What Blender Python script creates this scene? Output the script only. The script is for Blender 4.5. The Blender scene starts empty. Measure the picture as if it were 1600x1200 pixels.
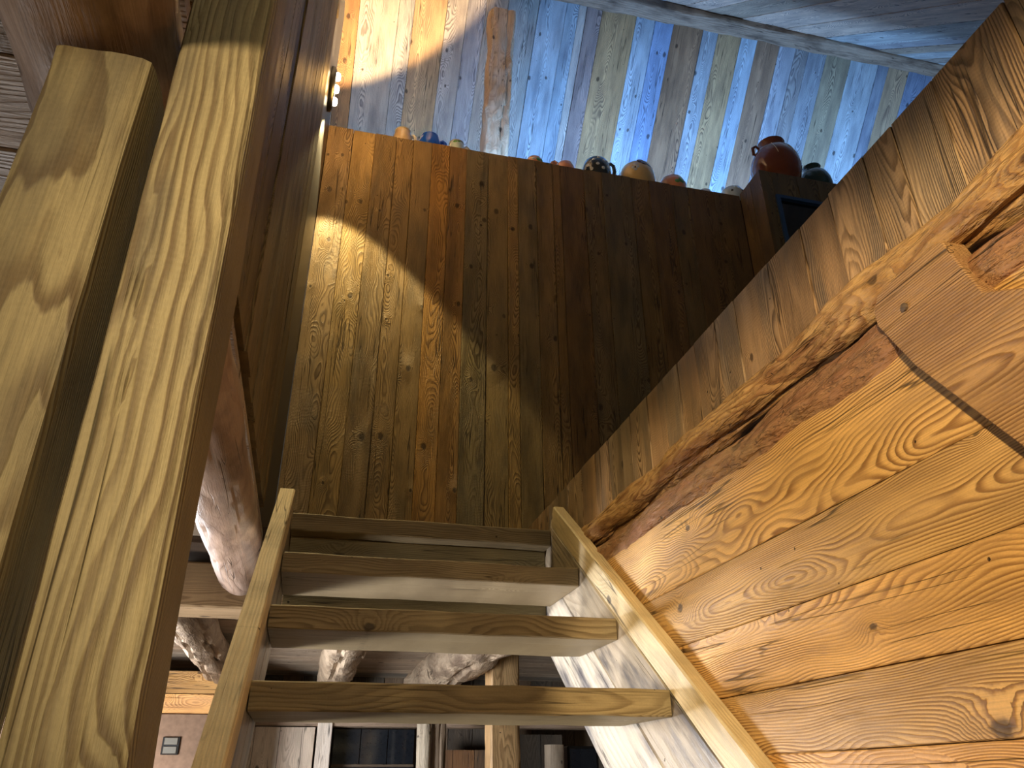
import bpy, math, random
from mathutils import Vector, Matrix, noise
S = bpy.context.scene
C = S.collection
# ---------------------------------------------------------------- camera
cam_d = bpy.data.cameras.new('camera'); cam = bpy.data.objects.new('camera', cam_d); C.objects.link(cam)
cam_d.sensor_width = 36.0; cam_d.lens = 36.0*1205/1600; cam_d.clip_start = 0.02; cam_d.clip_end = 60
R = Matrix(((0.97079,-0.10614,-0.21516),(-0.23990,-0.44759,-0.86146),(-0.00486,0.88792,-0.45998)))
CX = Vector((0.971,-0.106,-0.215)).normalized()
cam_d.dof.use_dof = False
S.camera = cam
# camera axes: the photograph's three vanishing points give run, cross and zenith directions
def _dir(x, y): return Vector((x-800, -(y-600), -1205)).normalized()
_Y = _dir(465, 1225); _Z = _dir(795, -1800); _Z = (_Z - _Y*_Z.dot(_Y)).normalized(); _X = _Y.cross(_Z)
cam.matrix_world = Matrix((_X, _Y, _Z)).to_4x4()
# ---------------------------------------------------------------- world, exposure
S.view_settings.view_transform = 'Standard'; S.view_settings.look = 'None'
S.view_settings.exposure = 0.0; S.view_settings.gamma = 1.0; S.view_settings.use_curve_mapping = False
w = bpy.data.worlds.new('world'); S.world = w; w.use_nodes = True
bg = w.node_tree.nodes['Background']; bg.inputs[0].default_value = (1.0, 0.88, 0.68, 1); bg.inputs[1].default_value = 0.05
# ---------------------------------------------------------------- lights
def light(name, typ, loc, energy, color, aim=None, **k):
    l = bpy.data.lights.new(name, typ); l.energy = energy; l.color = color
    for a, b in k.items(): setattr(l, a, b)
    o = bpy.data.objects.new(name, l); C.objects.link(o); o.location = loc
    if aim is not None: o.rotation_euler = (Vector(aim)-Vector(loc)).to_track_quat('-Z', 'Y').to_euler()
    return o
WARM = (1.0, 0.74, 0.36)
light('sconce_light_down', 'SPOT', (-0.155, 2.80, 2.80), 64, (1.0,0.78,0.36), (-0.155, 2.80, 0), spot_size=math.radians(83), spot_blend=0.16, shadow_soft_size=0.018)
light('sconce_light_up', 'SPOT', (-0.155, 2.80, 2.95), 420, (1.0,0.70,0.38), (-0.755, 2.95, 5.95), spot_size=math.radians(80), spot_blend=0.14, shadow_soft_size=0.018)
light('blue_strip_light', 'AREA', (2.55, 3.46, 3.10), 92, (0.26,0.52,1.0), (2.55, 4.25, 3.85), shape='RECTANGLE', size=4.3, size_y=0.10)
light('room_spot_light', 'SPOT', (-1.2, -1.6, 0.30), 560, (1.0,0.75,0.42), (0.785, 0.85, 0.40), spot_size=math.radians(36), spot_blend=1.0, shadow_soft_size=0.07)
light('fill_behind_light', 'AREA', (0.5, -1.6, 1.0), 8, (1.0,0.90,0.62), (0.2, 1.5, 0.3), shape='DISK', size=0.5)  # added soft fill for the posts and treads, not a lamp of the room
light('window_daylight', 'AREA', (-2.2, 4.6, 0.16), 40, (0.94,0.96,1.0), (0.72, 2.1, 0.22), shape='RECTANGLE', size=1.0, size_y=0.7, spread=math.radians(80))
light('sconce_glow_light', 'POINT', (-0.10, 2.72, 2.96), 5.0, (1.0,0.52,0.13), shadow_soft_size=0.05)
light('door_fill_daylight', 'AREA', (-2.4, 2.2, -0.75), 48, (0.88,0.94,1.0), (-0.1, 5.6, 0.1), shape='RECTANGLE', size=1.2, size_y=1.1, spread=math.radians(80))  # added daylight fill to brighten the far door, no window modelled here
light('tread_fill_daylight', 'AREA', (-2.2, 2.5, -1.05), 8.5, (0.98,0.96,1.0), (0.25, 2.25, 0.35), shape='RECTANGLE', size=0.8, size_y=0.7, spread=math.radians(44))  # extra fill added from below to lift the tread undersides, not a real window
light('lower_room_lamp_light', 'POINT', (-0.9, 4.7, -0.12), 3.0, (1.0,0.50,0.12), shadow_soft_size=0.05)

# ---------------------------------------------------------------- materials
def wood_group():
    g = bpy.data.node_groups.new('wood', 'ShaderNodeTree')
    def inp(n, t, d):
        s = g.interface.new_socket(n, in_out='INPUT', socket_type=t); s.default_value = d
    inp('Light','NodeSocketColor',(.5,.35,.18,1)); inp('Dark','NodeSocketColor',(.2,.1,.04,1)); inp('Stain','NodeSocketColor',(.2,.17,.13,1))
    inp('StainAmt','NodeSocketFloat',.3); inp('Freq','NodeSocketFloat',170.); inp('Wobble','NodeSocketFloat',.03)
    inp('Contrast','NodeSocketFloat',.8); inp('Bump','NodeSocketFloat',.6); inp('Saw','NodeSocketFloat',.2); inp('Rough','NodeSocketFloat',.6)
    inp('Knots','NodeSocketFloat',.5); inp('Gouge','NodeSocketFloat',0.)
    g.interface.new_socket('Shader', in_out='OUTPUT', socket_type='NodeSocketShader')
    N, L = g.nodes, g.links
    gi = N.new('NodeGroupInput'); go = N.new('NodeGroupOutput')
    def m(op, a, b=None, c=None, clamp=False):
        n = N.new('ShaderNodeMath'); n.operation = op; n.use_clamp = clamp
        for i, v in enumerate((a, b, c)):
            if v is None: continue
            if isinstance(v, (int, float)): n.inputs[i].default_value = v
            else: L.new(v, n.inputs[i])
        return n.outputs[0]
    def comb(x, y, z):
        n = N.new('ShaderNodeCombineXYZ')
        for i, v in enumerate((x, y, z)):
            if isinstance(v, (int, float)): n.inputs[i].default_value = v
            else: L.new(v, n.inputs[i])
        return n.outputs[0]
    def nz(vec, scale=1., det=2., rough=.5):
        n = N.new('ShaderNodeTexNoise'); n.inputs['Scale'].default_value = scale; n.inputs['Detail'].default_value = det
        n.inputs['Roughness'].default_value = rough; L.new(vec, n.inputs['Vector']); return n.outputs['Fac']
    def ss(v, lo, hi):
        n = N.new('ShaderNodeMapRange'); n.interpolation_type = 'SMOOTHSTEP'; L.new(v, n.inputs[0])
        n.inputs[1].default_value = lo; n.inputs[2].default_value = hi; return n.outputs[0]
    def mix(f, a, b, mode='MIX'):
        n = N.new('ShaderNodeMix'); n.data_type = 'RGBA'; n.blend_type = mode; n.clamp_factor = True
        for s, v in ((n.inputs[0], f), (n.inputs[6], a), (n.inputs[7], b)):
            if isinstance(v, (int, float)): s.default_value = v
            elif isinstance(v, tuple): s.default_value = v
            else: L.new(v, s)
        return n.outputs[2]
    tc = N.new('ShaderNodeTexCoord'); oi = N.new('ShaderNodeObjectInfo'); sp = N.new('ShaderNodeSeparateXYZ'); L.new(tc.outputs['Object'], sp.inputs[0])
    rnd = oi.outputs['Random']
    rf = m('FRACT', m('MULTIPLY', rnd, 37.7)); rg = m('FRACT', m('MULTIPLY', rnd, 91.3))
    l = m('ADD', sp.outputs[0], m('MULTIPLY', rnd, 60.)); u = sp.outputs[1]; v = sp.outputs[2]
    # knots
    kl = m('MULTIPLY', l, 3.4); ku = m('MULTIPLY', m('ADD', u, m('MULTIPLY', rf, 9.)), 11.)
    vo = N.new('ShaderNodeTexVoronoi'); vo.voronoi_dimensions = '2D'; vo.inputs['Scale'].default_value = 1.; L.new(comb(kl, ku, 0.), vo.inputs['Vector'])
    sv = N.new('ShaderNodeSeparateXYZ'); L.new(vo.outputs['Position'], sv.inputs[0]); sc = N.new('ShaderNodeSeparateColor'); L.new(vo.outputs['Color'], sc.inputs[0])
    dl = m('MULTIPLY', m('SUBTRACT', kl, sv.outputs[0]), 1/3.4/1.5); du = m('MULTIPLY', m('SUBTRACT', ku, sv.outputs[1]), 1/11.)
    kd = m('SQRT', m('ADD', m('MULTIPLY', dl, dl), m('MULTIPLY', du, du)))
    kon = m('LESS_THAN', sc.outputs[0], gi.outputs['Knots'])
    ksz = m('ADD', m('MULTIPLY', sc.outputs[1], .010), .005)
    kd = m('ADD', kd, m('MULTIPLY', m('SUBTRACT', nz(comb(l, u, v), 60., 2), .5), .008))
    kb = m('MULTIPLY', kon, m('EXPONENT', m('MULTIPLY', m('POWER', m('DIVIDE', kd, m('MULTIPLY', ksz, 3.2)), 2.), -1.)))
    # ring distance
    base = comb(m('MULTIPLY', l, .75), m('MULTIPLY', u, 2.), m('ADD', v, m('MULTIPLY', rf, 7.)))
    base2 = comb(m('MULTIPLY', l, 1.2), m('ADD', m('MULTIPLY', u, 3.), 5.), rg)
    w1 = m('MULTIPLY', m('SUBTRACT', nz(base, 1.5, 2), .5), m('MULTIPLY', gi.outputs['Wobble'], 3.0))
    w2 = m('MULTIPLY', m('SUBTRACT', nz(base2, 1.5, 2), .5), m('MULTIPLY', gi.outputs['Wobble'], 4.0))
    uu = m('ADD', m('ADD', u, w1), m('MULTIPLY', m('SUBTRACT', rf, .5), .16))
    vv = m('ADD', m('ADD', v, w2), m('ADD', m('MULTIPLY', rg, .07), .03))
    r = m('SQRT', m('ADD', m('MULTIPLY', uu, uu), m('MULTIPLY', vv, vv)))
    r = m('ADD', r, m('MULTIPLY', kb, m('MULTIPLY', ksz, 2.2)))
    r = m('ADD', r, m('MULTIPLY', nz(comb(m('MULTIPLY', l, 5.), m('MULTIPLY', u, 30.), v), 1.5, 2), .0028))
    ph = m('FRACT', m('MULTIPLY', r, gi.outputs['Freq']))
    late = m('MULTIPLY', ss(ph, .25, .82), m('SUBTRACT', 1., ss(ph, .86, 1.)))
    wd = ss(nz(comb(m('MULTIPLY', l, 2.), m('MULTIPLY', u, 14.), rg), 1.5, 3), .25, .65)
    late = m('MULTIPLY', late, m('ADD', m('MULTIPLY', wd, .7), .3))
    fib = nz(comb(m('MULTIPLY', l, 9.), m('MULTIPLY', u, 420.), m('MULTIPLY', v, 420.)), 1., 3, .6)
    fine = nz(comb(l, u, v), 260., 2)
    knot = m('MULTIPLY', kon, m('SUBTRACT', 1., ss(m('DIVIDE', kd, ksz), .55, 1.15)))
    stn = m('MULTIPLY', ss(nz(comb(m('MULTIPLY', l, 3.2), m('MULTIPLY', u, 13.), m('ADD', v, rg)), 1.3, 4, .6), .40, .72), gi.outputs['StainAmt'])
    col = mix(m('MULTIPLY', late, gi.outputs['Contrast']), gi.outputs['Light'], gi.outputs['Dark'])
    col = mix(stn, col, gi.outputs['Stain'])
    f2 = m('ADD', m('MULTIPLY', fib, .75), m('ADD', m('MULTIPLY', fine, .25), .5))
    f2 = m('MULTIPLY', f2, m('ADD', m('MULTIPLY', nz(comb(m('MULTIPLY', l, 1.6), m('MULTIPLY', u, 5.), rg), 2., 3), .5), .76))
    cg = N.new('ShaderNodeCombineColor')
    for i in range(3): L.new(f2, cg.inputs[i])
    col = mix(1., col, cg.outputs[0], 'MULTIPLY')
    col = mix(1., col, oi.outputs['Color'], 'MULTIPLY')
    col = mix(m('MULTIPLY', knot, .78), col, (.035,.02,.012,1))
    # worm and nail holes
    vh = N.new('ShaderNodeTexVoronoi'); vh.voronoi_dimensions = '2D'; vh.inputs['Scale'].default_value = 9.; L.new(comb(l, m('ADD', u, m('MULTIPLY', rg, 5.)), 0.), vh.inputs['Vector'])
    sh = N.new('ShaderNodeSeparateColor'); L.new(vh.outputs['Color'], sh.inputs[0])
    hole = m('MULTIPLY', m('GREATER_THAN', sh.outputs[0], .87), m('SUBTRACT', 1., ss(m('DIVIDE', vh.outputs['Distance'], m('ADD', m('MULTIPLY', sh.outputs[1], 1.3), .55)), .010, .024)))
    col = mix(m('MULTIPLY', hole, .85), col, (.012,.008,.005,1))
    cr = nz(comb(m('MULTIPLY', l, .9), m('MULTIPLY', u, 30.), m('ADD', m('MULTIPLY', v, 30.), rg)), 1., 2)
    cr = m('SUBTRACT', 1., ss(m('ABSOLUTE', m('SUBTRACT', cr, .5)), .0, .013))
    cr = m('MULTIPLY', cr, ss(nz(comb(m('MULTIPLY', l, 2.2), m('MULTIPLY', u, 8.), m('ADD', v, 3.)), 1., 1), .50, .60))
    col = mix(m('MULTIPLY', cr, .8), col, (.02,.012,.008,1))
    go1 = nz(comb(m('MULTIPLY', l, 15.), m('MULTIPLY', u, 55.), m('MULTIPLY', v, 55.)), 1., 5, .62)
    go2 = nz(comb(m('MULTIPLY', l, 5.), m('MULTIPLY', u, 24.), m('MULTIPLY', v, 24.)), 1., 4, .6)
    gg = m('MULTIPLY', gi.outputs['Gouge'], m('ADD', ss(go1, .36, .60), ss(go2, .40, .56)))
    dk = N.new('ShaderNodeMix'); dk.data_type = 'RGBA'; L.new(m('MULTIPLY', m('SUBTRACT', gi.outputs['Gouge'], m('MULTIPLY', gg, .5)), .42), dk.inputs[0]); L.new(col, dk.inputs[6]); L.new(gi.outputs['Stain'], dk.inputs[7]); col = dk.outputs[2]
    saw = m('SINE', m('ADD', m('MULTIPLY', l, 950.), m('MULTIPLY', nz(comb(m('MULTIPLY', l, 7.), m('MULTIPLY', u, 40.), 0.), 1., 1), 14.)))
    sm = m('MULTIPLY', saw, m('MULTIPLY', gi.outputs['Saw'], ss(nz(comb(l, u, rf), 3., 2), .42, .62)))
    rot = nz(comb(m('MULTIPLY', l, 14.), m('MULTIPLY', u, 60.), v), 1., 4, .65)
    h = m('ADD', m('MULTIPLY', late, .55), m('ADD', m('MULTIPLY', fib, .55), m('MULTIPLY', sm, .35)))
    h = m('ADD', h, m('MULTIPLY', rot, 1.1)); h = m('ADD', h, m('MULTIPLY', gg, 2.2)); h = m('SUBTRACT', h, m('MULTIPLY', cr, 1.2))
    h = m('SUBTRACT', m('ADD', h, m('MULTIPLY', kb, .9)), m('ADD', m('MULTIPLY', knot, .6), m('MULTIPLY', hole, 2.5)))
    bp = N.new('ShaderNodeBump'); bp.inputs['Distance'].default_value = .0022; L.new(gi.outputs['Bump'], bp.inputs['Strength']); L.new(h, bp.inputs['Height'])
    pb = N.new('ShaderNodeBsdfPrincipled'); L.new(col, pb.inputs['Base Color']); L.new(bp.outputs[0], pb.inputs['Normal'])
    L.new(m('ADD', gi.outputs['Rough'], m('MULTIPLY', m('SUBTRACT', fib, .5), .25)), pb.inputs['Roughness'])
    pb.inputs['Specular IOR Level'].default_value = .35
    L.new(pb.outputs[0], go.inputs[0])
    return g
WG = wood_group()
def wood(name, light_c, dark_c, stain=(.16,.13,.1), **k):
    mt = bpy.data.materials.new(name); mt.use_nodes = True; nt = mt.node_tree; nt.nodes.remove(nt.nodes['Principled BSDF'])
    g = nt.nodes.new('ShaderNodeGroup'); g.node_tree = WG; nt.links.new(g.outputs[0], nt.nodes['Material Output'].inputs[0])
    g.inputs['Light'].default_value = (*light_c, 1); g.inputs['Dark'].default_value = (*dark_c, 1); g.inputs['Stain'].default_value = (*stain, 1)
    for a, b in k.items(): g.inputs[a].default_value = b
    return mt
def plain(name, c, rough=.5, metal=0., trans=0., noise_amt=0., coat=0., emit=None, es=0.):
    mt = bpy.data.materials.new(name); mt.use_nodes = True; nt = mt.node_tree; p = nt.nodes['Principled BSDF']
    p.inputs['Base Color'].default_value = (*c, 1); p.inputs['Roughness'].default_value = rough; p.inputs['Metallic'].default_value = metal
    p.inputs['Transmission Weight'].default_value = trans; p.inputs['Coat Weight'].default_value = coat
    if emit: p.inputs['Emission Color'].default_value = (*emit, 1); p.inputs['Emission Strength'].default_value = es
    n = nt.nodes.new('ShaderNodeTexNoise'); n.inputs['Scale'].default_value = 35; n.inputs['Detail'].default_value = 4
    tc = nt.nodes.new('ShaderNodeTexCoord'); nt.links.new(tc.outputs['Object'], n.inputs['Vector'])
    mx = nt.nodes.new('ShaderNodeMix'); mx.data_type = 'RGBA'; nt.links.new(n.outputs['Fac'], mx.inputs[0])
    mx.inputs[6].default_value = (*[x*(1-noise_amt) for x in c], 1); mx.inputs[7].default_value = (*[min(1, x*(1+noise_amt)) for x in c], 1)
    nt.links.new(mx.outputs[2], p.inputs['Base Color'])
    return mt
M = {}
M['brown'] = wood('partition_wood', (.46,.32,.155), (.13,.075,.03), (.17,.13,.08), StainAmt=.6, Freq=380., Contrast=.92, Bump=.9, Saw=.5, Knots=.33, Rough=.5)
M['roof'] = wood('roof_wood', (.68,.66,.62), (.17,.15,.16), (.20,.19,.22), StainAmt=.45, Freq=330., Contrast=.85, Bump=.7, Saw=.5, Knots=.25, Rough=.6)
M['orange'] = wood('wall_wood', (.70,.44,.165), (.24,.115,.035), (.36,.22,.10), StainAmt=.55, Freq=290., Wobble=.036, Contrast=.95, Bump=.7, Saw=.05, Knots=.3, Rough=.5)
M['fascia'] = wood('fascia_wood', (.43,.28,.15), (.10,.055,.025), (.15,.12,.09), StainAmt=.75, Freq=480., Wobble=.013, Contrast=.95, Bump=1.0, Saw=.25, Knots=.35, Rough=.55)
M['post'] = wood('post_wood', (.33,.275,.155), (.12,.08,.04), (.11,.095,.075), StainAmt=.65, Freq=320., Wobble=.014, Contrast=.9, Bump=.7, Saw=.1, Knots=.3, Rough=.6)
M['postside'] = M['post']
M['stringer'] = wood('stringer_wood', (.80,.68,.47), (.55,.42,.24), (.22,.17,.10), StainAmt=.45, Freq=160., Wobble=.015, Contrast=.4, Bump=.35, Saw=.1, Knots=.25, Rough=.5)
M['mottled'] = wood('mottled_wood', (.55,.49,.40), (.30,.24,.18), (.085,.08,.09), StainAmt=.95, Freq=70., Wobble=.03, Contrast=.45, Bump=.4, Saw=.1, Knots=.2, Rough=.33)
M['tread'] = wood('tread_wood', (.37,.29,.19), (.13,.085,.045), (.14,.10,.06), StainAmt=.45, Freq=260., Wobble=.02, Contrast=.7, Bump=.35, Saw=.1, Knots=.35, Rough=.5)
M['pale'] = wood('pale_wood', (.62,.54,.45), (.36,.28,.21), (.34,.27,.20), StainAmt=.5, Freq=180., Contrast=.6, Bump=.6, Saw=.3, Knots=.4, Rough=.6)
M['log'] = wood('log_wood', (.50,.38,.28), (.28,.18,.12), (.13,.085,.06), StainAmt=.85, Freq=60., Wobble=.05, Contrast=.5, Bump=1.0, Saw=.0, Knots=.15, Rough=.5, Gouge=.35)
M['hewn'] = wood('hewn_wood', (.60,.36,.135), (.26,.115,.035), (.20,.085,.035), StainAmt=.75, Freq=110., Wobble=.05, Contrast=.8, Bump=1.0, Saw=.0, Knots=.2, Rough=.45, Gouge=.6)
M['brace'] = wood('brace_wood', (.50,.30,.13), (.20,.095,.035), (.20,.10,.05), StainAmt=.6, Freq=240., Wobble=.012, Contrast=.85, Bump=.9, Saw=.0, Knots=.15, Rough=.5, Gouge=.25)
M['peeled'] = wood('peeled_log_wood', (.46,.33,.25), (.27,.165,.115), (.13,.085,.065), StainAmt=.95, Freq=60., Wobble=.05, Contrast=.5, Bump=.6, Saw=.0, Knots=.25, Rough=.42, Gouge=.08)
M['bark'] = wood('bark_wood', (.36,.17,.08), (.20,.08,.035), (.42,.26,.12), StainAmt=.8, Freq=60., Wobble=.06, Contrast=.5, Bump=1.0, Saw=.0, Knots=.1, Rough=.5, Gouge=1.0)
M['dark'] = wood('dark_wood', (.14,.095,.06), (.05,.03,.02), (.06,.045,.035), StainAmt=.5, Freq=170., Contrast=.7, Bump=.6, Saw=.2, Knots=.4, Rough=.6)
M['backing'] = plain('backing_board', (.025,.016,.01), .9)
M['steel'] = plain('blackened_steel', (.055,.058,.066), .42, .4, noise_amt=.3)
M['black'] = plain('black_lacquer', (.006,.006,.006), .35)
M['bulb'] = plain('led_bulb', (1,1,1), .4, emit=(1.0,.86,.55), es=26)
M['glass_dark'] = plain('dark_glass', (.012,.014,.018), .08, noise_amt=.3)
M['copper'] = plain('copper_sheet', (.21,.13,.085), .42, .75, noise_amt=.35)
M['chrome'] = plain('brushed_switch_metal', (.30,.28,.24), .3, .9)
M['bluetape'] = plain('blue_frame_paint', (.03,.09,.24), .5)
def glaze(name, c, **k): return plain(name, c, .16, coat=.6, noise_amt=.15, **k)
M['cream'] = glaze('cream_glaze', (.85,.62,.36)); M['blueglass'] = plain('blue_glass', (.02,.16,.98), .08, trans=.2)
M['mint'] = glaze('mint_glaze', (.72,.95,.82)); M['green'] = glaze('green_glaze', (.14,.42,.08)); M['terra'] = glaze('terracotta_glaze', (.85,.36,.16))
M['white'] = glaze('white_glaze', (.92,.92,.88)); M['blackglaze'] = glaze('black_glaze', (.035,.045,.05)); M['honey'] = glaze('honey_glaze', (.90,.64,.28))
M['brownglaze'] = glaze('brown_glaze', (.10,.03,.015)); M['rust'] = glaze('rust_glaze', (.24,.055,.018)); M['darkgreen'] = glaze('dark_green_glaze', (.02,.06,.045))
M['iceblue'] = glaze('ice_blue_glaze', (.78,.98,1.0))

# ---------------------------------------------------------------- builders
def tag(o, label=None, cat=None, group=None, kind=None):
    if label: o['label'] = label
    if cat: o['category'] = cat
    if group: o['group'] = group
    if kind: o['kind'] = kind
    return o
def mesh_obj(name, vs, fs, mat, parent=None, smooth=False, mw=None, col=None):
    me = bpy.data.meshes.new(name); me.from_pydata([tuple(v) for v in vs], [], fs); me.materials.append(M[mat] if isinstance(mat, str) else mat); me.update()
    if smooth:
        for p in me.polygons: p.use_smooth = True
    o = bpy.data.objects.new(name, me); C.objects.link(o)
    if parent: o.parent = parent
    if mw is not None: o.matrix_basis = mw
    if col: o.color = (*col, 1)
    return o
def empty(name, loc=(0,0,0)):
    o = bpy.data.objects.new(name, None); C.objects.link(o); o.location = loc; return o
def frame(P0, P1, nrm):
    x = (Vector(P1)-Vector(P0)).normalized(); z = Vector(nrm); z = (z - x*z.dot(x)).normalized(); y = z.cross(x)
    m = Matrix((x, y, z)).transposed().to_4x4(); m.translation = (Vector(P0)+Vector(P1))/2; return m
def loc_mw(mw, parent):
    return Matrix.Translation(-Vector(parent.location)) @ mw if parent else mw
def board_mesh(L, W, T, rnd, ch=.0018, wob=.0008, seg=5, bow=0.):
    # face at z=0, body below; chamfered front edges, slightly wandering sides
    vs, fs = [], []
    offs = [(rnd.uniform(-1,1)*wob, rnd.uniform(-1,1)*wob, rnd.uniform(-1,1)*bow) for _ in range(seg+1)]
    for i in range(seg+1):
        x = -L/2 + L*i/seg; a, b, d = offs[i]; y0 = -W/2+a; y1 = W/2+b
        vs += [(x,y0,-T),(x,y0,-ch+d),(x,y0+ch,d),(x,y1-ch,d),(x,y1,-ch+d),(x,y1,-T)]
    for i in range(seg):
        for j in range(6):
            k = (j+1) % 6; fs.append((i*6+j, (i+1)*6+j, (i+1)*6+k, i*6+k))
    n = seg*6; fs.append(tuple(range(5,-1,-1))[::-1]); fs.append((n+5,n+4,n+3,n+2,n+1,n))
    return vs, fs
rng = random.Random(7)
def board(name, P0, P1, nrm, W, T, mat, parent=None, col=None, **k):
    L = (Vector(P1)-Vector(P0)).length
    vs, fs = board_mesh(L, W, T, rng, **k)
    o = mesh_obj(name, vs, fs, mat, parent, mw=loc_mw(frame(P0, P1, nrm), parent), col=col)
    # outward normals
    me = o.data
    import bmesh
    bm = bmesh.new(); bm.from_mesh(me); bmesh.ops.recalc_face_normals(bm, faces=bm.faces); bm.to_mesh(me); bm.free()
    return o
def box(name, lo, hi, mat, parent=None, ch=.002, col=None):
    # a bevelled box whose longest side carries the grain
    lo, hi = Vector(lo), Vector(hi); d = hi-lo; c = (lo+hi)/2; ax = max(range(3), key=lambda i: d[i])
    import bmesh
    bm = bmesh.new(); bmesh.ops.create_cube(bm, size=1)
    other = [i for i in range(3) if i != ax]
    sz = (d[ax], d[other[0]], d[other[1]])
    for v in bm.verts: v.co = Vector((v.co.x*sz[0], v.co.y*sz[1], v.co.z*sz[2]))
    if ch: bmesh.ops.bevel(bm, geom=bm.edges[:], offset=min(ch, min(sz)*.3), segments=1, affect='EDGES')
    ex = [Vector((0,0,0)) for _ in range(3)]; ex[0][ax] = 1; ex[1][other[0]] = 1; ex[2][other[1]] = 1
    rot = Matrix(ex).transposed()
    if rot.determinant() < 0: rot = rot @ Matrix.Diagonal((1,1,-1))
    mw = rot.to_4x4(); mw.translation = c
    bmesh.ops.recalc_face_normals(bm, faces=bm.faces)
    me = bpy.data.meshes.new(name); bm.to_mesh(me); bm.free(); me.materials.append(M[mat] if isinstance(mat, str) else mat)
    o = bpy.data.objects.new(name, me); C.objects.link(o)
    if parent: o.parent = parent
    o.matrix_basis = loc_mw(mw, parent)
    if col: o.color = (*col, 1)
    return o
def prism(name, poly, x0, x1, mat, parent=None, col=None):
    # polygon in (Y,Z), extruded along X
    n = len(poly); c = Vector(((x0+x1)/2, sum(p[0] for p in poly)/n, sum(p[1] for p in poly)/n))
    # local X = world Y, local Y = world Z, local Z = world X
    vs = [(p[0]-c.y, p[1]-c.z, x-c.x) for x in (x0, x1) for p in poly]
    fs = [tuple(range(n)), tuple(range(2*n-1, n-1, -1))] + [(i, n+i, n+(i+1)%n, (i+1)%n) for i in range(n)]
    mw = Matrix(((0,0,1),(1,0,0),(0,1,0))).to_4x4(); mw.translation = c
    o = mesh_obj(name, vs, fs, mat, parent, mw=loc_mw(mw, parent), col=col)
    import bmesh
    bm = bmesh.new(); bm.from_mesh(o.data); bmesh.ops.recalc_face_normals(bm, faces=bm.faces)
    bmesh.ops.bevel(bm, geom=bm.edges[:], offset=.002, segments=1, affect='EDGES'); bm.to_mesh(o.data); bm.free()
    return o
def log(name, P0, P1, ra, rb, mat, parent=None, nrm=(0,0,1), square=0., rough=.06, seed=1, cracks=(), n=40, seg=50, tip0=0., tip1=0., twist=0., asp=1., col=None):
    # irregular round (square=0) to hewn square (square=1) timber; cracks: (angle, depth, halfwidth, wander)
    L = (Vector(P1)-Vector(P0)).length; vs, fs = [], []
    for i in range(seg+1):
        t = i/seg; x = -L/2+L*t; r = ra+(rb-ra)*t
        e0 = min(1, t*L/(tip0+1e-6)) if tip0 else 1; e1 = min(1, (1-t)*L/(tip1+1e-6)) if tip1 else 1
        r *= math.sqrt(max(.06, 1-(1-e0)**2))*math.sqrt(max(.06, 1-(1-e1)**2))
        for j in range(n):
            a = 2*math.pi*j/n; ca, sa = math.cos(a), math.sin(a)
            sq = 1/max(abs(ca), abs(sa)); sq = min(sq, 1.32); k = (1-square)+square*sq*.93
            d = 1+rough*noise.noise(Vector((x*5+seed*7, ca*1.3, sa*1.3)))*1.6+rough*.5*noise.noise(Vector((x*24+seed*3, ca*3.5, sa*3.5)))+rough*.35*noise.noise(Vector((x*9, ca*9+seed, sa*9)))
            for (ang, dep, hw, wan) in cracks:
                aa = ang+wan*noise.noise(Vector((x*3+seed, 2.2, ang)))*2; q = abs((a-aa+math.pi)%(2*math.pi)-math.pi)
                if q < hw: d -= dep*(1-(q/hw)**2)*min(1, max(.15, 1.0+1.3*noise.noise(Vector((x*2.1, ang, seed*1.))) ))
            aw = a+twist*t
            vs.append((x, r*k*d*math.cos(aw)*asp, r*k*d*math.sin(aw)))
    for i in range(seg):
        for j in range(n):
            k = (j+1) % n; fs.append((i*n+j, i*n+k, (i+1)*n+k, (i+1)*n+j))
    vs.append((-L/2-.002,0,0)); vs.append((L/2+.002,0,0)); q = len(vs)
    for j in range(n):
        k = (j+1) % n; fs.append((q-2, k, j)); fs.append((q-1, seg*n+j, seg*n+k))
    o = mesh_obj(name, vs, fs, mat, parent, True, loc_mw(frame(P0, P1, nrm), parent), col)
    o.data.set_sharp_from_angle(angle=math.radians(38))
    import bmesh
    bm = bmesh.new(); bm.from_mesh(o.data); bmesh.ops.recalc_face_normals(bm, faces=bm.faces); bm.to_mesh(o.data); bm.free()
    return o
def shell(name, lo, hi, mat='backing', kind='structure', label=None):
    o = box(name, lo, hi, mat, None, ch=0)
    # keep the object's frame plain so planks can be parented in world axes
    me = o.data; me.transform(o.matrix_basis); o.matrix_basis = Matrix.Identity(4)
    return tag(o, label, None, kind=kind)
def tint(r=.1, base=(1,1,1)):
    k = 1+rng.uniform(-r, r); h = rng.uniform(-r, r)*.35
    return (base[0]*k*(1+h), base[1]*k, base[2]*k*(1-h))

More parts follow.
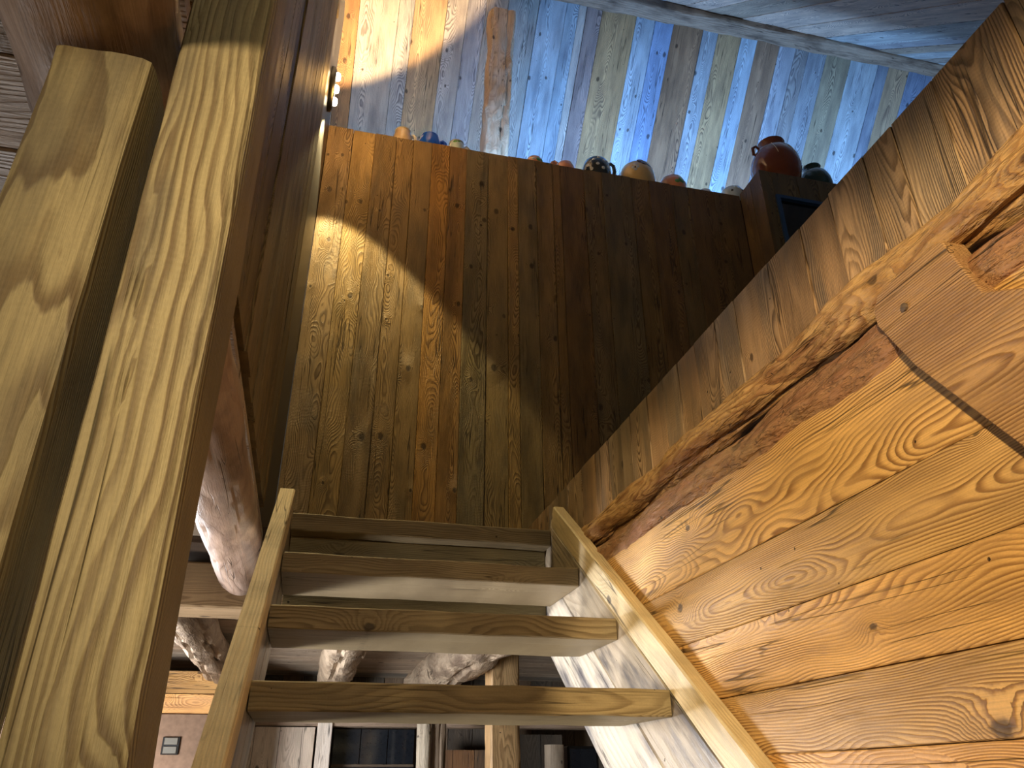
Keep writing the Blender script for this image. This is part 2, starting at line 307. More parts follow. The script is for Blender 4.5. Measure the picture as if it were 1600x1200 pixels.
# ---------------------------------------------------------------- setting: brown partition
B = 3.10; TOP = 3.061; FL = .765
wb = shell('wall_back', (-.203, B+.026, FL), (4.6, B+.06, TOP-.004), label='tall brown partition of vertical reclaimed planks beyond the stairs')
bj = [-.205,-.076,.039,.150,.242,.341,.437,.529,.647,.757,.812,.915,1.008,1.054,1.193,1.299,1.473,1.583,1.717,1.827,1.991,2.160]
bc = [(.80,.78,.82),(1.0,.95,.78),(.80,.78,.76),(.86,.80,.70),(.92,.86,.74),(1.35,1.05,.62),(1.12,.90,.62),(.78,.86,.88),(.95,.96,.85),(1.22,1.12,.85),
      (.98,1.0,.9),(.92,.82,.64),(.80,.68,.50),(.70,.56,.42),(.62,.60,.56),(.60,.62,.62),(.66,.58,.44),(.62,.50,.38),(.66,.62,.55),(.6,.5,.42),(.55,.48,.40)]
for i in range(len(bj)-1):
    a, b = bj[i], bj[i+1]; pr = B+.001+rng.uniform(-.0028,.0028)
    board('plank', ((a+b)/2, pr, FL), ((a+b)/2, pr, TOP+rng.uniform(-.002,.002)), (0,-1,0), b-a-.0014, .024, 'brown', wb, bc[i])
# top deck of the boxed-in room behind the partition
deck = shell('trim_1', (-.26, B+.03, TOP-.05), (4.8, 4.95, TOP-.003), 'dark', label='flat wooden top of the partition carrying the pottery')
# ---------------------------------------------------------------- setting: gabled ceiling
YR, ZR, SL = 3.34, 5.02, 1.09
up = Vector((0, -1, SL)).normalized()     # along far slope towards ridge
nf = Vector((0, -SL, -1)).normalized()    # far slope faces down and towards us
cf = mesh_obj('ceiling', [(-1.6,YR+.03,ZR+.03),(6.2,YR+.03,ZR+.03),(6.2,5.33,ZR-SL*1.99+.07),(-1.6,5.33,ZR-SL*1.99+.07),(-1.6,YR+.03,ZR+.07),(6.2,YR+.03,ZR+.07),(6.2,5.37,ZR-SL*1.99+.11),(-1.6,5.37,ZR-SL*1.99+.11)],
              [(0,1,2,3),(7,6,5,4),(0,4,5,1),(1,5,6,2),(2,6,7,3),(3,7,4,0)], 'backing'); tag(cf, 'far slope of the gabled plank ceiling beyond the ridge beam', kind='structure')
rj = [-.76,-.62,-.50,-.38,-.269,-.150,.113,.217,.438,.580,.706,.860,1.077,1.274,1.369,1.426,1.541,1.801,1.948,2.091,2.326,2.447,2.635,2.768,2.956,3.092,3.202,3.357,3.571,3.811,3.904,4.087,4.300,4.46,4.62,4.8,4.95,5.1,5.3]
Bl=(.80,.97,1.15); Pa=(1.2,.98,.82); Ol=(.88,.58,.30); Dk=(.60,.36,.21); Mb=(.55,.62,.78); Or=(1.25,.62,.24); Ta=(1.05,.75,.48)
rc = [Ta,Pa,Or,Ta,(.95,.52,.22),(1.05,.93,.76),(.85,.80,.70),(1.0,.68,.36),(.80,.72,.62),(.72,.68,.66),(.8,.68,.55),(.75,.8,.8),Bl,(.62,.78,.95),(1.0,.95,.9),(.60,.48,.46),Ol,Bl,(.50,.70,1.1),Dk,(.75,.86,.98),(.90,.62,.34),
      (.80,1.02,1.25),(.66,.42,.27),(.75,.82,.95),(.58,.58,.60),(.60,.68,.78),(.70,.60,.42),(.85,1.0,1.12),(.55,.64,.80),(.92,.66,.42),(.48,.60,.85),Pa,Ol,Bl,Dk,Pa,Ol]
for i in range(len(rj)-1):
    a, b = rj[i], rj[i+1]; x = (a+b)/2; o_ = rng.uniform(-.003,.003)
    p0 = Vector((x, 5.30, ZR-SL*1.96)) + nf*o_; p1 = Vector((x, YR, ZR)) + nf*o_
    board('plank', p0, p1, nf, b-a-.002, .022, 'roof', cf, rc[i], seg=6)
nn = Vector((0, SL, -1)).normalized()
cn = mesh_obj('ceiling', [(-1.6,YR-.03,ZR+.03),(6.2,YR-.03,ZR+.03),(6.2,1.2,ZR-SL*2.14+.07),(-1.6,1.2,ZR-SL*2.14+.07),(-1.6,YR-.03,ZR+.07),(6.2,YR-.03,ZR+.07),(6.2,1.16,ZR-SL*2.14+.11),(-1.6,1.16,ZR-SL*2.14+.11)],
              [(0,3,2,1),(7,4,5,6),(0,1,5,4),(1,2,6,5),(2,3,7,6),(3,0,4,7)], 'backing'); tag(cn, 'near slope of the gabled plank ceiling above the ridge beam', kind='structure')
x = -.9
while x < 6.0:
    wd = rng.uniform(.12,.19); o_ = rng.uniform(-.003,.003)
    p0 = Vector((x+wd/2, 1.25, ZR-SL*(YR-1.25))) + nn*o_; p1 = Vector((x+wd/2, YR, ZR)) + nn*o_
    board('plank', p0, p1, nn, wd-.002, .022, 'roof', cn, rng.choice([(.9,1.0,1.05),Pa,(.8,.66,.52),(.75,.78,.85),(.62,.56,.5)]), seg=6); x += wd
# ---------------------------------------------------------------- setting: right wall, fascia, upper floor
wr = shell('wall_right', (.808,-1.2,-1.5), (.86,1.88,.60), label='right stair wall of wide horizontal orange larch boards')
zj = [.560,.392,.265,.144,.041,-.075,-.20,-.33,-.47,-.62,-.78,-.94,-1.1,-1.28,-1.46]
wc = [(1.05,1.0,.9),(.95,.93,.9),(1.08,1.0,.9),(.92,.90,.92),(1.05,.92,.8)]
for i in range(len(zj)-1):
    a, b = zj[i+1], zj[i]; o_ = .785+rng.uniform(-.0015,.0015)
    board('plank', (o_,-1.2,(a+b)/2), (o_,min(2.45,(b+.93)/.731+.28) if b<.5 else 2.45,(a+b)/2), (-1,0,0), b-a-.0012, .022, 'orange', wr, wc[i] if i < 5 else tint(.1), seg=10)
tf = shell('trim_2', (.822,-.3,.70), (.86,3.098,.915), label='fascia of short vertical planks edging the upper floor on the right')
fj = [3.098,2.95,2.80,2.66,2.53,2.40,2.265,2.131,2.017,1.910,1.838,1.717,1.614,1.525,1.428,1.325,1.238,1.10,.985,.892,.796,.726,.634,.500,.38,.25,.12,-.02,-.16,-.3]
for i in range(len(fj)-1):
    a, b = fj[i+1], fj[i]; o_ = .80+rng.uniform(-.002,.002); y = (a+b)/2
    board('plank', (o_,y,.695), (o_,y,.920+rng.uniform(-.0015,.0015)), (-1,0,0), b-a-.0015, .022, 'fascia', tf, tint(.22,(.98,.98,.98)), seg=3)
fu = shell('floor', (.83,-.3,.80), (4.6,3.12,.905), 'dark', label='upper landing floor to the right of the stair opening')
fl = shell('floor', (-2.6,2.64,.70), (.80,3.12,FL), 'dark', label='landing floor between the stair head and the brown partition')
fg = shell('floor', (-4.2,-2.4,-1.6), (3.6,6.2,-1.5), 'tread', label='lower room floor far below the treads')
# right log beam in two halves, split by a long dark crack
bmr = empty('hewn_beam', (.83,-.4,.62)); tag(bmr, 'split hewn beam running above the orange boards below the fascia', 'beam')
log('upper_half', (.818,-.5,.681), (.818,2.45,.679), .052,.044, 'hewn', bmr, (-1,0,0), .35, .15, 3, ((.25,.22,.12,.35),(-.5,.16,.08,.5)), n=56, seg=260, asp=.8)
log('lower_half', (.826,-.5,.576), (.826,2.45,.588), .056,.048, 'bark', bmr, (-1,0,0), .25, .14, 9, ((.5,.15,.1,.3),), n=56, seg=260, asp=.86)
# knee brace
br = empty('knee_brace', (.76,.7,.5)); tag(br, 'broad timber knee brace pegged over the hewn beam at the upper right', 'brace')
k = .762/.77
pl = [(.81,.652),(.826,.628),(.826,.605),(.800,.555),(.777,.511),(.656,.339),(.50,.12),(.36,-.08),(.22,-.08),(.36,.18),(.48,.36),(.588,.516),(.642,.546),(.660,.60),(.676,.652),(.74,.655)]
o = prism('brace_timber', [(a*k, b*k) for a, b in pl], .762, .80, 'brace', br, (.95,.92,.86))
log('peg', (.758,.765*k,.600*k), (.78,.765*k,.600*k), .006,.006, 'dark', br, n=12, seg=3, rough=.05)
# ---------------------------------------------------------------- setting: left upper wall and steel panel
LX = -.19
wl = shell('wall_left', (LX-.05,.62,.765), (LX-.022,2.395,5.2), 'backing', label='left wall of dark vertical planks beside the stair opening')
y = .62
while y < 2.39:
    wd = min(rng.uniform(.10,.17), 2.40-y); wd = wd if 2.40-y-wd > .05 else 2.40-y
    o_ = LX+rng.uniform(-.003,.003)
    board('plank', (o_,y+wd/2,.757), (o_,y+wd/2,4.4), (1,0,0), wd-.002, .026, 'brown', wl, tint(.15,(.66,.66,.60)), seg=12, wob=.003, bow=.002); y += wd
d2 = shell('door_2', (-.26,2.41,.768), (-.206,3.098,2.62), 'steel', label='dark grey steel panel in the corner between left wall and partition')
t3 = shell('trim_3', (-.27,2.41,2.62), (-.206,3.098,3.9), 'black', label='black upper surround above the steel corner panel')
t4 = shell('trim_4', (-.262,2.405,3.13), (-.192,2.50,4.9), 'pale', label='pale vertical lath above the sconce lit by its glare')
# ---------------------------------------------------------------- setting: lower ceiling and landing edge beam
cl = shell('ceiling', (-2.6,-1.2,.742), (-.30,2.74,.765), label='lower ceiling of pale crosswise planks left of the posts')
y = -1.2
while y < 2.72:
    wd = min(rng.uniform(.11,.17), 2.74-y)
    board('plank', (-2.6,y+wd/2,.722), (-.20,y+wd/2,.722), (0,0,-1), wd-.003, .02, 'pale', cl, tint(.1,(.95,.86,.74)), seg=4); y += wd
c2 = shell('ceiling', (-2.6,2.96,.702), (3.4,6.0,.75), label='ceiling of the room beyond the stairs, crosswise planks over logs')
y = 2.96
while y < 5.98:
    wd = min(rng.uniform(.13,.2), 6.0-y)
    board('plank', (-2.6,y+wd/2,.682), (3.4,y+wd/2,.682), (0,0,-1), wd-.006, .02, 'pale', c2, tint(.2,(.72,.66,.6)), seg=6); y += wd
lb = box('landing_beam', (-2.4,2.75,.517), (.80,2.95,.665), 'tread', None, .006, (1.5,1.3,1.05)); tag(lb, 'square beam under the landing with the log joist butting against it', 'beam')
# log joist along the left
o = log('log_joist', (-.258,-.75,.630), (-.250,2.742,.618), .078,.074, 'peeled', None, (0,0,-1), 0, .045, 5, ((.5,.10,.05,.25),(2.4,.06,.05,.3),(1.2,.06,.04,.2)), n=48, seg=140, tip1=.07)
tag(o, 'long peeled log joist above the left posts ending at the landing beam', 'log')
# ---------------------------------------------------------------- left posts
p1 = log('timber_post', (-.226,.556,-1.5), (-.222,.556,.545), .047,.046, 'post', None, (0,-1,0), .95, .035, 21, ((3.9,.05,.06,.1),), n=48, seg=90, asp=.92)
tag(p1, 'squared timber post at the far left, its top end under the log', 'post')
p2 = log('timber_post', (-.1215,.556,-.485), (-.137,.556,.98), .0445,.046, 'post', None, (0,-1,0), .95, .03, 4, ((1.2,.10,.05,.25),), n=48, seg=90, asp=.86)
tag(p2, 'squared timber post right of the dark gap, rising past the log', 'post')
# ---------------------------------------------------------------- staircase
st = empty('staircase', (.32,1.3,-1.5)); tag(st, 'open wooden stair of thick treads between two plank stringers', 'staircase')
XL, XR = -.105, .745
def sline(Y): return -.930+.731*Y
def stringer(x0, x1, bands, ytop, mats, cols, inner):
    s = empty('stringer'); s.parent = st; s.location = (0,0,0)
    nz = Vector((0,-.590,.807)); d = Vector((0,.807,.590))
    for (a, b), mt, c in zip(bands, mats, cols):
        y1 = ytop - .0; p_t = Vector((0,y1,sline(y1))); p_b = Vector((0,-.72,sline(-.72)))
        m_ = (a+b)/2; tc = p_t - nz*m_; bc_ = p_b - nz*m_
        xm = inner; nrm = (1,0,0) if x1 <= 0 else (-1,0,0)
        off = .0 if a == 0 else (-.0025 if x1 <= 0 else .0025)
        o = board('plank', (xm+off, bc_.y, bc_.z), (xm+off, tc.y+.12*a, tc.z+.09*a), nrm, b-a-.0015, abs(x1-x0)-(.004 if a else 0), mt, st, c, seg=16, ch=.004, wob=.0022)
        o.parent = s; o.matrix_parent_inverse = Matrix.Identity(4); o.matrix_basis = Matrix.Translation(-Vector(st.location)) @ frame((xm+off, bc_.y, bc_.z), (xm+off, tc.y+.12*a, tc.z+.09*a), nrm)
    return s
stringer(-.150, XL, [(0,.075),(.075,.20),(.20,.33)], 2.40, ['stringer','mottled','mottled'], [(1.05,1.0,.9),(.75,.7,.65),(.8,.76,.7)], XL)
stringer(.780, XR, [(0,.070),(.070,.225),(.225,.44)], 2.415, ['stringer','mottled','mottled'], [(1.0,.95,.82),(.78,.72,.62),(1.1,1.08,1.02)], XR)
tc_ = [(.92,.92,.80),(.98,.98,.88),(1.0,1.0,.86),(1.0,1.0,.82)]
for i in range(-3, 8):
    z = .175 - .197*i; y = 1.62 - .283*i
    if i == -3: z, y = .766, 2.462
    b_ = .30 if i > -3 else .17
    board('tread', (XL, y, z-.027), (XR, y, z-.027), (0,-1,0), .054, b_, 'tread', st, tc_[(i+3)%4], seg=10, ch=.003, wob=.0015)
board('riser', (XL, 2.535, .60), (XR, 2.535, .60), (0,-1,0), .22, .03, 'tread', st, (.8,.84,.66), seg=6)
# ---------------------------------------------------------------- roof timbers
rb = log('ridge_beam', (-1.2,3.28,4.772), (6.1,3.28,5.0), .062,.066, 'log', None, (0,0,1), .7, .10, 31, ((2.0,.12,.1,.3),), n=40, seg=170, col=(.80,.76,.72))
tag(rb, 'rough hewn ridge beam across the blue lit ceiling', 'beam')
kp = log('king_post', (.815,3.85,TOP), (.770,3.315,4.50), .094,.084, 'pale', None, (0,-1,0), .75, .12, 12, ((1.95,.22,.10,.2),(.9,.1,.1,.2)), n=44, seg=70, col=(.85,.72,.58))
tag(kp, 'cracked leaning strut standing on the partition top', 'post')
tl = log('log_stub', (.80,3.20,4.72), (.83,3.05,4.55), .10,.085, 'log', None, (0,0,1), .2, .12, 17, ((2.0,.2,.15,.2),), n=36, seg=16, tip1=.03)
tag(tl, 'short log end capping the leaning strut at the ridge', 'log')
# ---------------------------------------------------------------- cupboard box on the right of the partition
cb = empty('cupboard', (2.9,2.98,FL)); tag(cb, 'boxed plank cupboard with dark blue framed opening, right of the partition', 'cupboard')
box('carcass', (2.185,2.905,.90), (4.3,3.09,3.045), 'backing', cb)
x = 2.162
for i, wd in enumerate((.075,.16,.13,.15,.12,.17,.14,.16,.13,.17,.15,.16,.14,.15)):
    if 2.22 < x+wd/2 < 2.85:
        board('plank', (x+wd/2,2.881,2.905), (x+wd/2,2.881,3.071), (0,-1,0), wd-.002, .022, 'brown', cb, tint(.1,(.5,.52,.5)))
        board('plank', (x+wd/2,2.881,.90), (x+wd/2,2.881,2.38), (0,-1,0), wd-.002, .022, 'brown', cb, tint(.1,(.5,.52,.5)))
    else: board('plank', (x+wd/2,2.881,.90), (x+wd/2,2.881,3.071), (0,-1,0), wd-.002, .022, 'brown', cb, tint(.1,(.5,.52,.5)))
    x += wd
for i, (a, b) in enumerate(((2.88,2.985),(2.985,3.098))):
    board('plank', (2.161,(a+b)/2,.90), (2.161,(a+b)/2,3.071), (-1,0,0), b-a-.002, .022, 'brown', cb, tint(.1,(.62,.55,.46)))
fr = mesh_obj('window_frame', *(lambda a,b,c,d,t: ([(a,2.868,c),(b,2.868,c),(b,2.868,d),(a,2.868,d),(a+t,2.868,c+t),(b-t,2.868,c+t),(b-t,2.868,d-t),(a+t,2.868,d-t)]+[(a,2.90,c),(b,2.90,c),(b,2.90,d),(a,2.90,d),(a+t,2.90,c+t),(b-t,2.90,c+t),(b-t,2.90,d-t),(a+t,2.90,d-t)],
     [(0,1,5,4),(1,2,6,5),(2,3,7,6),(3,0,4,7),(0,8,9,1),(1,9,10,2),(2,10,11,3),(3,11,8,0),(4,5,13,12),(5,6,14,13),(6,7,15,14),(7,4,12,15)]))(2.235,2.84,2.385,2.900,.022), 'bluetape', cb, mw=Matrix.Translation(-Vector(cb.location)))
box('pane', (2.25,2.890,2.40), (2.83,2.902,2.885), 'glass_dark', fr); fr.children[0].matrix_basis = Matrix.Translation((2.54,2.896,2.64)) @ fr.children[0].matrix_basis.to_3x3().to_4x4()
# ---------------------------------------------------------------- sconce
sc = empty('wall_sconce', (-.200,2.80,3.00)); tag(sc, 'dark oval wall sconce with three bright bulbs high at the left', 'lamp')
def lathe(name, prof, mat, parent, loc, seg=28, axis='Z', sx=1., sy=1.):
    vs, fs = [], []
    n = len(prof)
    for i in range(seg):
        a = 2*math.pi*i/seg
        for (r, z) in prof: vs.append((r*math.cos(a)*sx, r*math.sin(a)*sy, z))
    for i in range(seg):
        for j in range(n-1):
            k = (i+1) % seg; fs.append((i*n+j, k*n+j, k*n+j+1, i*n+j+1))
    rot = Matrix.Identity(4) if axis == 'Z' else Matrix.Rotation(math.pi/2, 4, 'Y')
    mw = Matrix.Translation(Vector(loc)) @ rot
    o = mesh_obj(name, vs, fs, mat, parent, True, mw)
    return o
lathe('body', [(0,-.02),(.06,-.02),(.066,-.012),(.066,.008),(.058,.018),(0,.018)], 'black', sc, (.0,0,0), axis='X', sx=2.1, sy=1.0)
lathe('wall_plate', [(0,-.03),(.04,-.03),(.04,-.02),(0,-.02)], 'steel', sc, (.0,0,0), axis='X', sx=2.0)
for dz in (-.085, 0., .085):
    lathe('bulb', [(0,-.004),(.020,-.004),(.021,.006),(.016,.016),(0,.019)], 'bulb', sc, (.020,-.004,dz-.0), axis='X', seg=16)
# ---------------------------------------------------------------- pottery
def tube(name, pts, r, mat, parent, n=8):
    vs, fs = [], []
    P = [Vector(p) for p in pts]
    for i, p in enumerate(P):
        t = (P[min(i+1,len(P)-1)]-P[max(i-1,0)]).normalized(); a = Vector((0,1,0)) if abs(t.y) < .9 else Vector((1,0,0)); u_ = t.cross(a).normalized(); v_ = t.cross(u_)
        for j in range(n):
            q = 2*math.pi*j/n; vs.append(p+u_*r*math.cos(q)+v_*r*.7*math.sin(q))
    for i in range(len(P)-1):
        for j in range(n):
            k = (j+1) % n; fs.append((i*n+j, i*n+k, (i+1)*n+k, (i+1)*n+j))
    fs.append(tuple(range(n))); fs.append(tuple((len(P)-1)*n+j for j in range(n)))
    return mesh_obj(name, vs, fs, mat, parent, True)
def vessel(name, label, cat, x, y, z0, r, h, body_m, kind='jug', handle=None, rim_m=None, dots=None, inner=None, neck=None, bands=()):
    t = empty(name, (x, y, z0)); tag(t, label, cat, group='pottery along the partition top')
    if kind == 'jug': pr = [(0,0),(.62*r,0),(.68*r,.02*h),(.92*r,.25*h),(r,.45*h),(.96*r,.65*h),(.82*r,.85*h),(.72*r,.97*h),(.74*r,h),(.69*r,.99*h),(.70*r,.9*h),(.9*r,.5*h),(.6*r,.05*h),(0,.04*h)]
    elif kind == 'bowl': pr = [(0,0),(.5*r,0),(.55*r,.05*h),(.86*r,.4*h),(.98*r,.75*h),(r,.96*h),(.985*r,h),(.93*r,.97*h),(.9*r,.7*h),(.5*r,.15*h),(0,.1*h)]
    elif kind == 'dome': pr = [(0,0),(.7*r,0),(.9*r,.15*h),(r,.4*h),(.97*r,.6*h),(.8*r,.8*h),(.45*r,.93*h),(.2*r,.96*h),(.18*r,.99*h),(0,h)]
    elif kind == 'jar': pr = [(0,0),(.6*r,0),(.64*r,.02*h),(.9*r,.2*h),(r,.42*h),(.95*r,.62*h),(.72*r,.80*h),(.46*r,.87*h),(.44*r,.92*h),(.54*r,.98*h),(.5*r,h),(.42*r,.95*h),(.4*r,.86*h),(0,.8*h)]
    lathe('body', pr, body_m, t, (0,0,0), 36)
    if rim_m and kind == 'jug': lathe('rim', [(a*r+b_, h*c) for a, b_, c in (((.72 if kind=='jug' else .96),.001,.985),((.76 if kind=='jug' else 1.0),.003,1.0),((.70 if kind=='jug' else .93),0,1.006),((.69 if kind=='jug' else .93),0,.99))], rim_m, t, (0,0,0), 36)
    if handle:
        s = handle; tube('handle', [(s*(.80*r),0,.82*h),(s*(1.1*r),0,.90*h),(s*(1.28*r),0,.84*h),(s*(1.34*r),0,.66*h),(s*(1.22*r),0,.42*h),(s*(.95*r),0,.3*h)], .0125, rim_m or body_m, t)
    for (a, hz, rr, mt) in (dots or []):
        an = math.radians(a)
        for (ra_, za), (rb_, zb) in zip(pr[1:], pr[2:]):
            if za <= hz*h <= zb and zb > za: break
        f = (hz*h-za)/(zb-za); rad = ra_+(rb_-ra_)*f; sl = math.atan2(ra_-rb_, zb-za)
        d = Vector((math.sin(an)*math.cos(sl), -math.cos(an)*math.cos(sl), math.sin(sl)))
        o = lathe('dot', [(0,.0022),(rr*.8,.0018),(rr,-.001)], mt, t, (0,0,0), 10)
        o.matrix_basis = Matrix.Translation((rad*math.sin(an), -rad*math.cos(an), hz*h)) @ d.to_track_quat('Z','Y').to_matrix().to_4x4()
    return t
YB = 3.22; q = YB/3.3; zt = TOP-.003
def ht(z, r=.05): return z*q - zt - r
vessel('jug', 'cream jug with a pale handle, leftmost on the partition top', 'jug', .190*q, YB, zt, .056, ht(3.345,.043), 'cream', 'jug', 1, 'white')
vessel('jug', 'cobalt blue glass jug between the cream jug and mint cup', 'jug', .345*q, YB, zt, .067, ht(3.345,.05), 'blueglass', 'jug', 1)
vessel('cup', 'mint white cup with green inside beside the blue jug', 'cup', .500*q, YB, zt, .052, ht(3.318,.038), 'mint', 'jug', 1, 'white', dots=[(-20,.9,.012,'green'),(10,.92,.009,'green')])
vessel('cup', 'small orange and white cup with green spots right of the leaning strut', 'cup', .965*q, YB, zt, .055, ht(3.315,.025), 'terra', 'dome', None, 'white', dots=[(-20,.6,.012,'white'),(12,.58,.014,'green'),(38,.6,.010,'green')])
vessel('cup', 'plain terracotta cup with handle towards the strut', 'cup', 1.155*q, YB, zt, .058, ht(3.318,.025), 'terra', 'dome', -1)
vessel('jug', 'black jug with white polka dots', 'jug', 1.352*q, YB, zt, .086, ht(3.392,.03), 'blackglaze', 'dome', 1, None,
       dots=[(a, hz, .0115, 'white') for a, hz in ((-55,.50),(-30,.66),(-6,.74),(-14,.48),(16,.64),(8,.36),(40,.70),(34,.46),(60,.56),(-40,.34))])
vessel('jar', 'honey and dark brown lidded jar with a white flower', 'jar', 1.612*q, YB, zt, .108, ht(3.392,.025), 'honey', 'dome', None, None,
       dots=[(-34,.52,.011,'white'),(-27,.60,.011,'white'),(-20,.52,.011,'white'),(-27,.44,.011,'white'),(-27,.52,.007,'brownglaze'),(25,.74,.030,'brownglaze'),(-5,.78,.024,'brownglaze'),(50,.72,.022,'brownglaze'),(5,.70,.02,'brownglaze')])
vessel('bowl', 'terracotta bowl with a green patch right of the honey jar', 'bowl', 1.842*q, YB, zt, .084, ht(3.350,.032), 'terra', 'dome', None, 'honey', dots=[(15,.52,.022,'green'),(42,.52,.014,'white'),(-5,.45,.015,'green')])
vessel('bowl', 'low white dish barely showing over the partition edge', 'dish', 2.055*q, YB, zt, .052, ht(3.283,.02), 'white', 'dome')
vessel('bowl', 'ice blue spotted bowl nearest the cupboard', 'bowl', 2.235*q, YB-.02, zt, .078, ht(3.325,.03), 'iceblue', 'dome', None, None, dots=[(-12,.66,.009,'mint'),(24,.55,.009,'blackglaze'),(-30,.5,.008,'blackglaze')])
# big jars on the cupboard
def bigjar(name, label, x, y, r, h, mt, lugs):
    t = empty(name, (x, y, 3.071)); tag(t, label, 'jar')
    lathe('body', [(0,0),(.55*r,0),(.6*r,.02*h),(.86*r,.18*h),(r,.42*h),(.97*r,.58*h),(.82*r,.74*h),(.60*r,.84*h),(.46*r,.87*h)], mt, t, (0,0,0), 40)
    lathe('neck', [(.46*r,.865*h),(.44*r,.90*h),(.47*r,.96*h),(.55*r,.99*h),(.52*r,h),(.42*r,.97*h),(.38*r,.86*h),(0,.8*h)], mt, t, (0,0,0), 40)
    if lugs:
        for s in (-1, 1):
            tube('lug', [(s*.52*r,0,.83*h),(s*.74*r,0,.90*h),(s*.90*r,0,.84*h),(s*.90*r,0,.70*h)], .010, mt, t)
        for a0 in (-35, 8):
            pts = []
            for i in range(7):
                f = i/6; hz = .80-.32*f; a = math.radians(a0+10*f); rr = r*(.69+.31*math.sin(min(1,f*1.15)*math.pi/2))+.0006; pts.append((rr*math.sin(a), -rr*math.cos(a), hz*h))
            tube('drip', pts, .0028, 'cream', t, 6)
    return t
bigjar('storage_jar', 'large rust brown two lugged storage jar on the cupboard', 2.385, 3.02, .147, .372, 'rust', True)
bigjar('storage_jar', 'smaller dark green jar beside the rust brown one', 2.662, 3.05, .100, .272, 'darkgreen', False)
# ---------------------------------------------------------------- room beyond the stairs
for x, z, r, sd, lb_, c in ((-.50,.60,.085,41,'peeled log joist under the far ceiling, left of the left stringer',(.95,.95,.9)),
                          (.155,.60,.100,42,'gnarled pale log joist seen between the lower treads, left one',(1.15,1.15,1.08)),
                          (.775,.60,.125,43,'deeply cracked pale log joist seen between the treads beside the square post',(1.15,1.15,1.08))):
    o = log('ceiling_joist', (x,2.96,z), (x,5.75,z), r, r*1.02, 'log', None, (0,0,-1), .1, .10, sd, ((.6,.3,.16,.2),(1.9,.2,.12,.2)), n=36, seg=60, col=c)
    tag(o, lb_, 'log')
wf = shell('wall_far', (-2.6,6.0,-1.5), (3.4,6.1,.70), label='far wall of dark planks beyond the stairs')
x = -2.6
while x < 3.38:
    wd = rng.uniform(.12,.19); board('plank', (x+wd/2,5.985,-1.5), (x+wd/2,5.985,.69), (0,-1,0), wd-.003, .02, 'dark', wf, tint(.35), seg=2); x += wd
hd = box('header_beam', (-.45,5.58,.332), (3.0,5.74,.440), 'pale', None, .008, (.62,.50,.42)); tag(hd, 'header beam over the far door and dark cabinet', 'beam')
# door
dr = empty('door_1', (-.1,5.6,-1.5)); tag(dr, 'pale plank door in the room beyond the stairs', kind='structure')
for i, (a, b) in enumerate(((-.80,-.62),(-.62,-.44),(-.44,-.30),(-.30,-.145),(-.145,.075))):
    board('plank', ((a+b)/2,5.60,-1.5), ((a+b)/2,5.60,.326), (0,-1,0), b-a-.003, .03, 'pale', dr, [(1.1,1.1,1.1),(1.0,1.0,1.0),(1.2,1.2,1.2),(1.35,1.35,1.35),(1.15,1.05,.98)][i])
box('door_frame', (.087,5.56,-1.5), (.180,5.68,.36), 'pale', dr, .004, (1.2,1.15,1.15))
# dark glazed cabinet
gc = empty('glass_cabinet', (.46,5.7,-1.5)); tag(gc, 'dark glazed cabinet between the pale door and the log uprights', 'cabinet')
box('carcass', (.19,5.75,-1.5), (.74,5.98,.331), 'dark', gc, .004, (.5,.5,.5))
for a, b in ((.20,.375),(.38,.555),(.56,.735)):
    for c, d in ((-.5,-.14),(-.13,.10),(.11,.325)): box('pane', (a,5.738,c), (b,5.748,d), 'glass_dark', gc, .001)
for z in (-.135,.105): box('shelf', (.195,5.73,z-.008), (.738,5.752,z+.008), 'dark', gc, .002)
# cabinet to the right: brown doors
rc_ = empty('low_cabinet', (.95,5.7,-1.5)); tag(rc_, 'dark brown plank cabinet behind the square post', 'cabinet')
for i, (a, b) in enumerate(((.86,1.00),(1.0,1.15),(1.15,1.30),(1.30,1.45),(1.45,1.62),(1.62,1.78))):
    board('plank', ((a+b)/2,5.72,-1.5), ((a+b)/2,5.72,(.20 if i<3 else .30)), (0,-1,0), b-a-.003, .03, 'dark', rc_, ((1.7,1.2,.8),(1.9,1.3,.8),(1.2,1.0,.8),(1.6,1.0,.7),(.7,.8,.9),(.6,.65,.7))[i])
o = log('square_post', (.955,4.07,-1.5), (.955,4.07,.675), .080,.080, 'tread', None, (0,-1,0), .95, .05, 51, ((1.0,.10,.06,.1),), n=44, seg=50, col=(1.9,1.5,1.05)); tag(o, 'orange squared post standing behind the lowest visible tread', 'post')
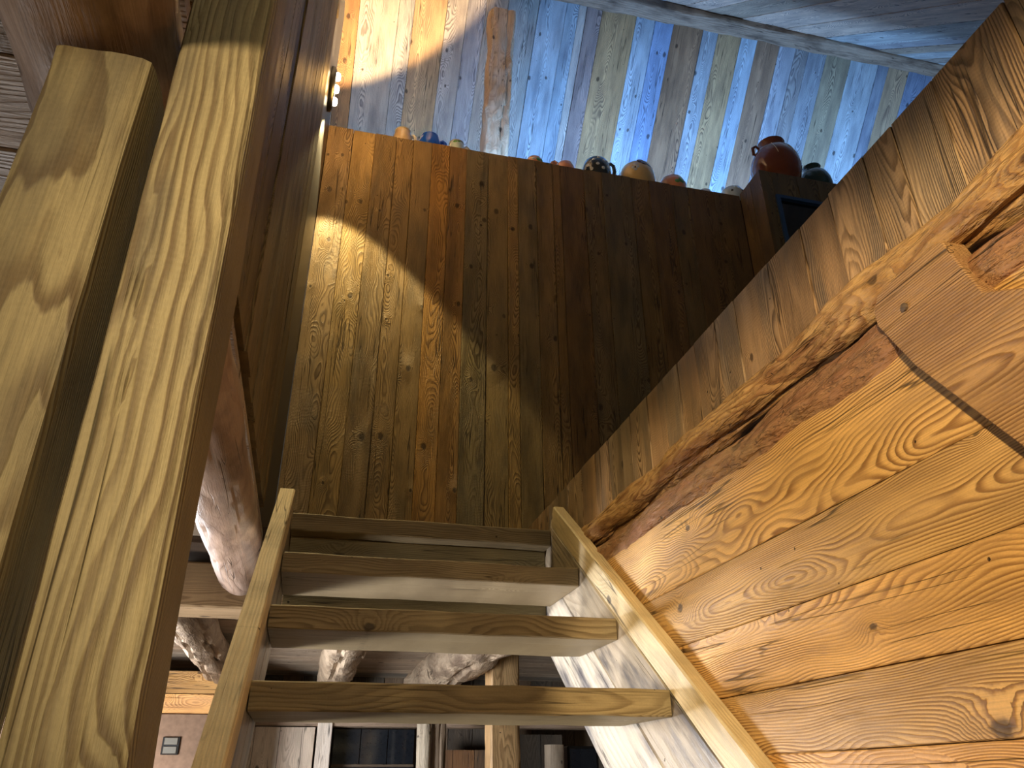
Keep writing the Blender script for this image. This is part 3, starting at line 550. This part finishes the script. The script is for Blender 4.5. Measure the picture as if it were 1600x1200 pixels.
o = log('log_upright', (.700,5.05,-1.5), (.705,5.05,.49), .046,.042, 'pale', None, (0,-1,0), .5, .14, 52, ((1.2,.2,.1,.2),), n=30, seg=36, col=(1.1,1.05,.95)); tag(o, 'thin pale upright log beside the dark glazed cabinet', 'post')
o = log('log_upright', (.800,5.10,-1.5), (.800,5.10,.49), .046,.044, 'pale', None, (0,-1,0), .3, .14, 53, ((1.8,.2,.1,.2),), n=30, seg=36, col=(.45,.36,.28)); tag(o, 'thin dark upright log paired with the pale one', 'post')
o = log('stub_post', (1.50,5.0,-1.5), (1.50,5.0,.205), .062,.058, 'pale', None, (0,-1,0), .5, .08, 54, (), n=28, seg=24, col=(.75,.68,.6)); tag(o, 'short weathered post stub left of the black box', 'post')
sp_ = empty('loudspeaker', (1.66,5.1,-1.5)); tag(sp_, 'plain black upright box beside the short post stub', 'box')
box('body', (1.585,5.0,-1.5), (1.785,5.2,.20), 'black', sp_, .006); box('front_panel', (1.60,4.994,-1.4), (1.77,5.001,.185), 'glass_dark', sp_, .002)
o = log('corner_post', (1.78,4.5,-1.5), (1.78,4.5,.68), .045,.045, 'tread', None, (0,-1,0), .9, .05, 55, ((1.3,.1,.08,.1),), n=28, seg=24, col=(1.9,1.35,.8)); tag(o, 'narrow orange post at the foot of the right stringer', 'post')
# copper panel with switch at the left
cp = empty('copper_panel', (-1.3,5.02,-1.5)); tag(cp, 'copper coloured wall panel with plank above, seen left of the stair', 'panel')
box('sheet', (-2.2,5.0,-1.5), (-.45,5.02,.352), 'copper', cp, .002)
board('plank', (-2.2,4.985,.405), (-.45,4.985,.405), (0,-1,0), .10, .03, 'orange', cp, (1.1,.9,.8)); board('plank', (-2.2,4.99,.52), (-.45,4.99,.52), (0,-1,0), .12, .03, 'orange', cp, (.7,.6,.5))
sw = empty('switch_plate', (-.70,4.998,.19)); tag(sw, 'dark double switch plate on the copper panel', 'switch')
box('plate', (-.745,4.985,.145), (-.655,4.999,.235), 'black', sw, .003)
for c, d in ((.150,.186),(.194,.230)): box('rocker', (-.735,4.978,c), (-.665,4.986,d), 'chrome', sw, .002)
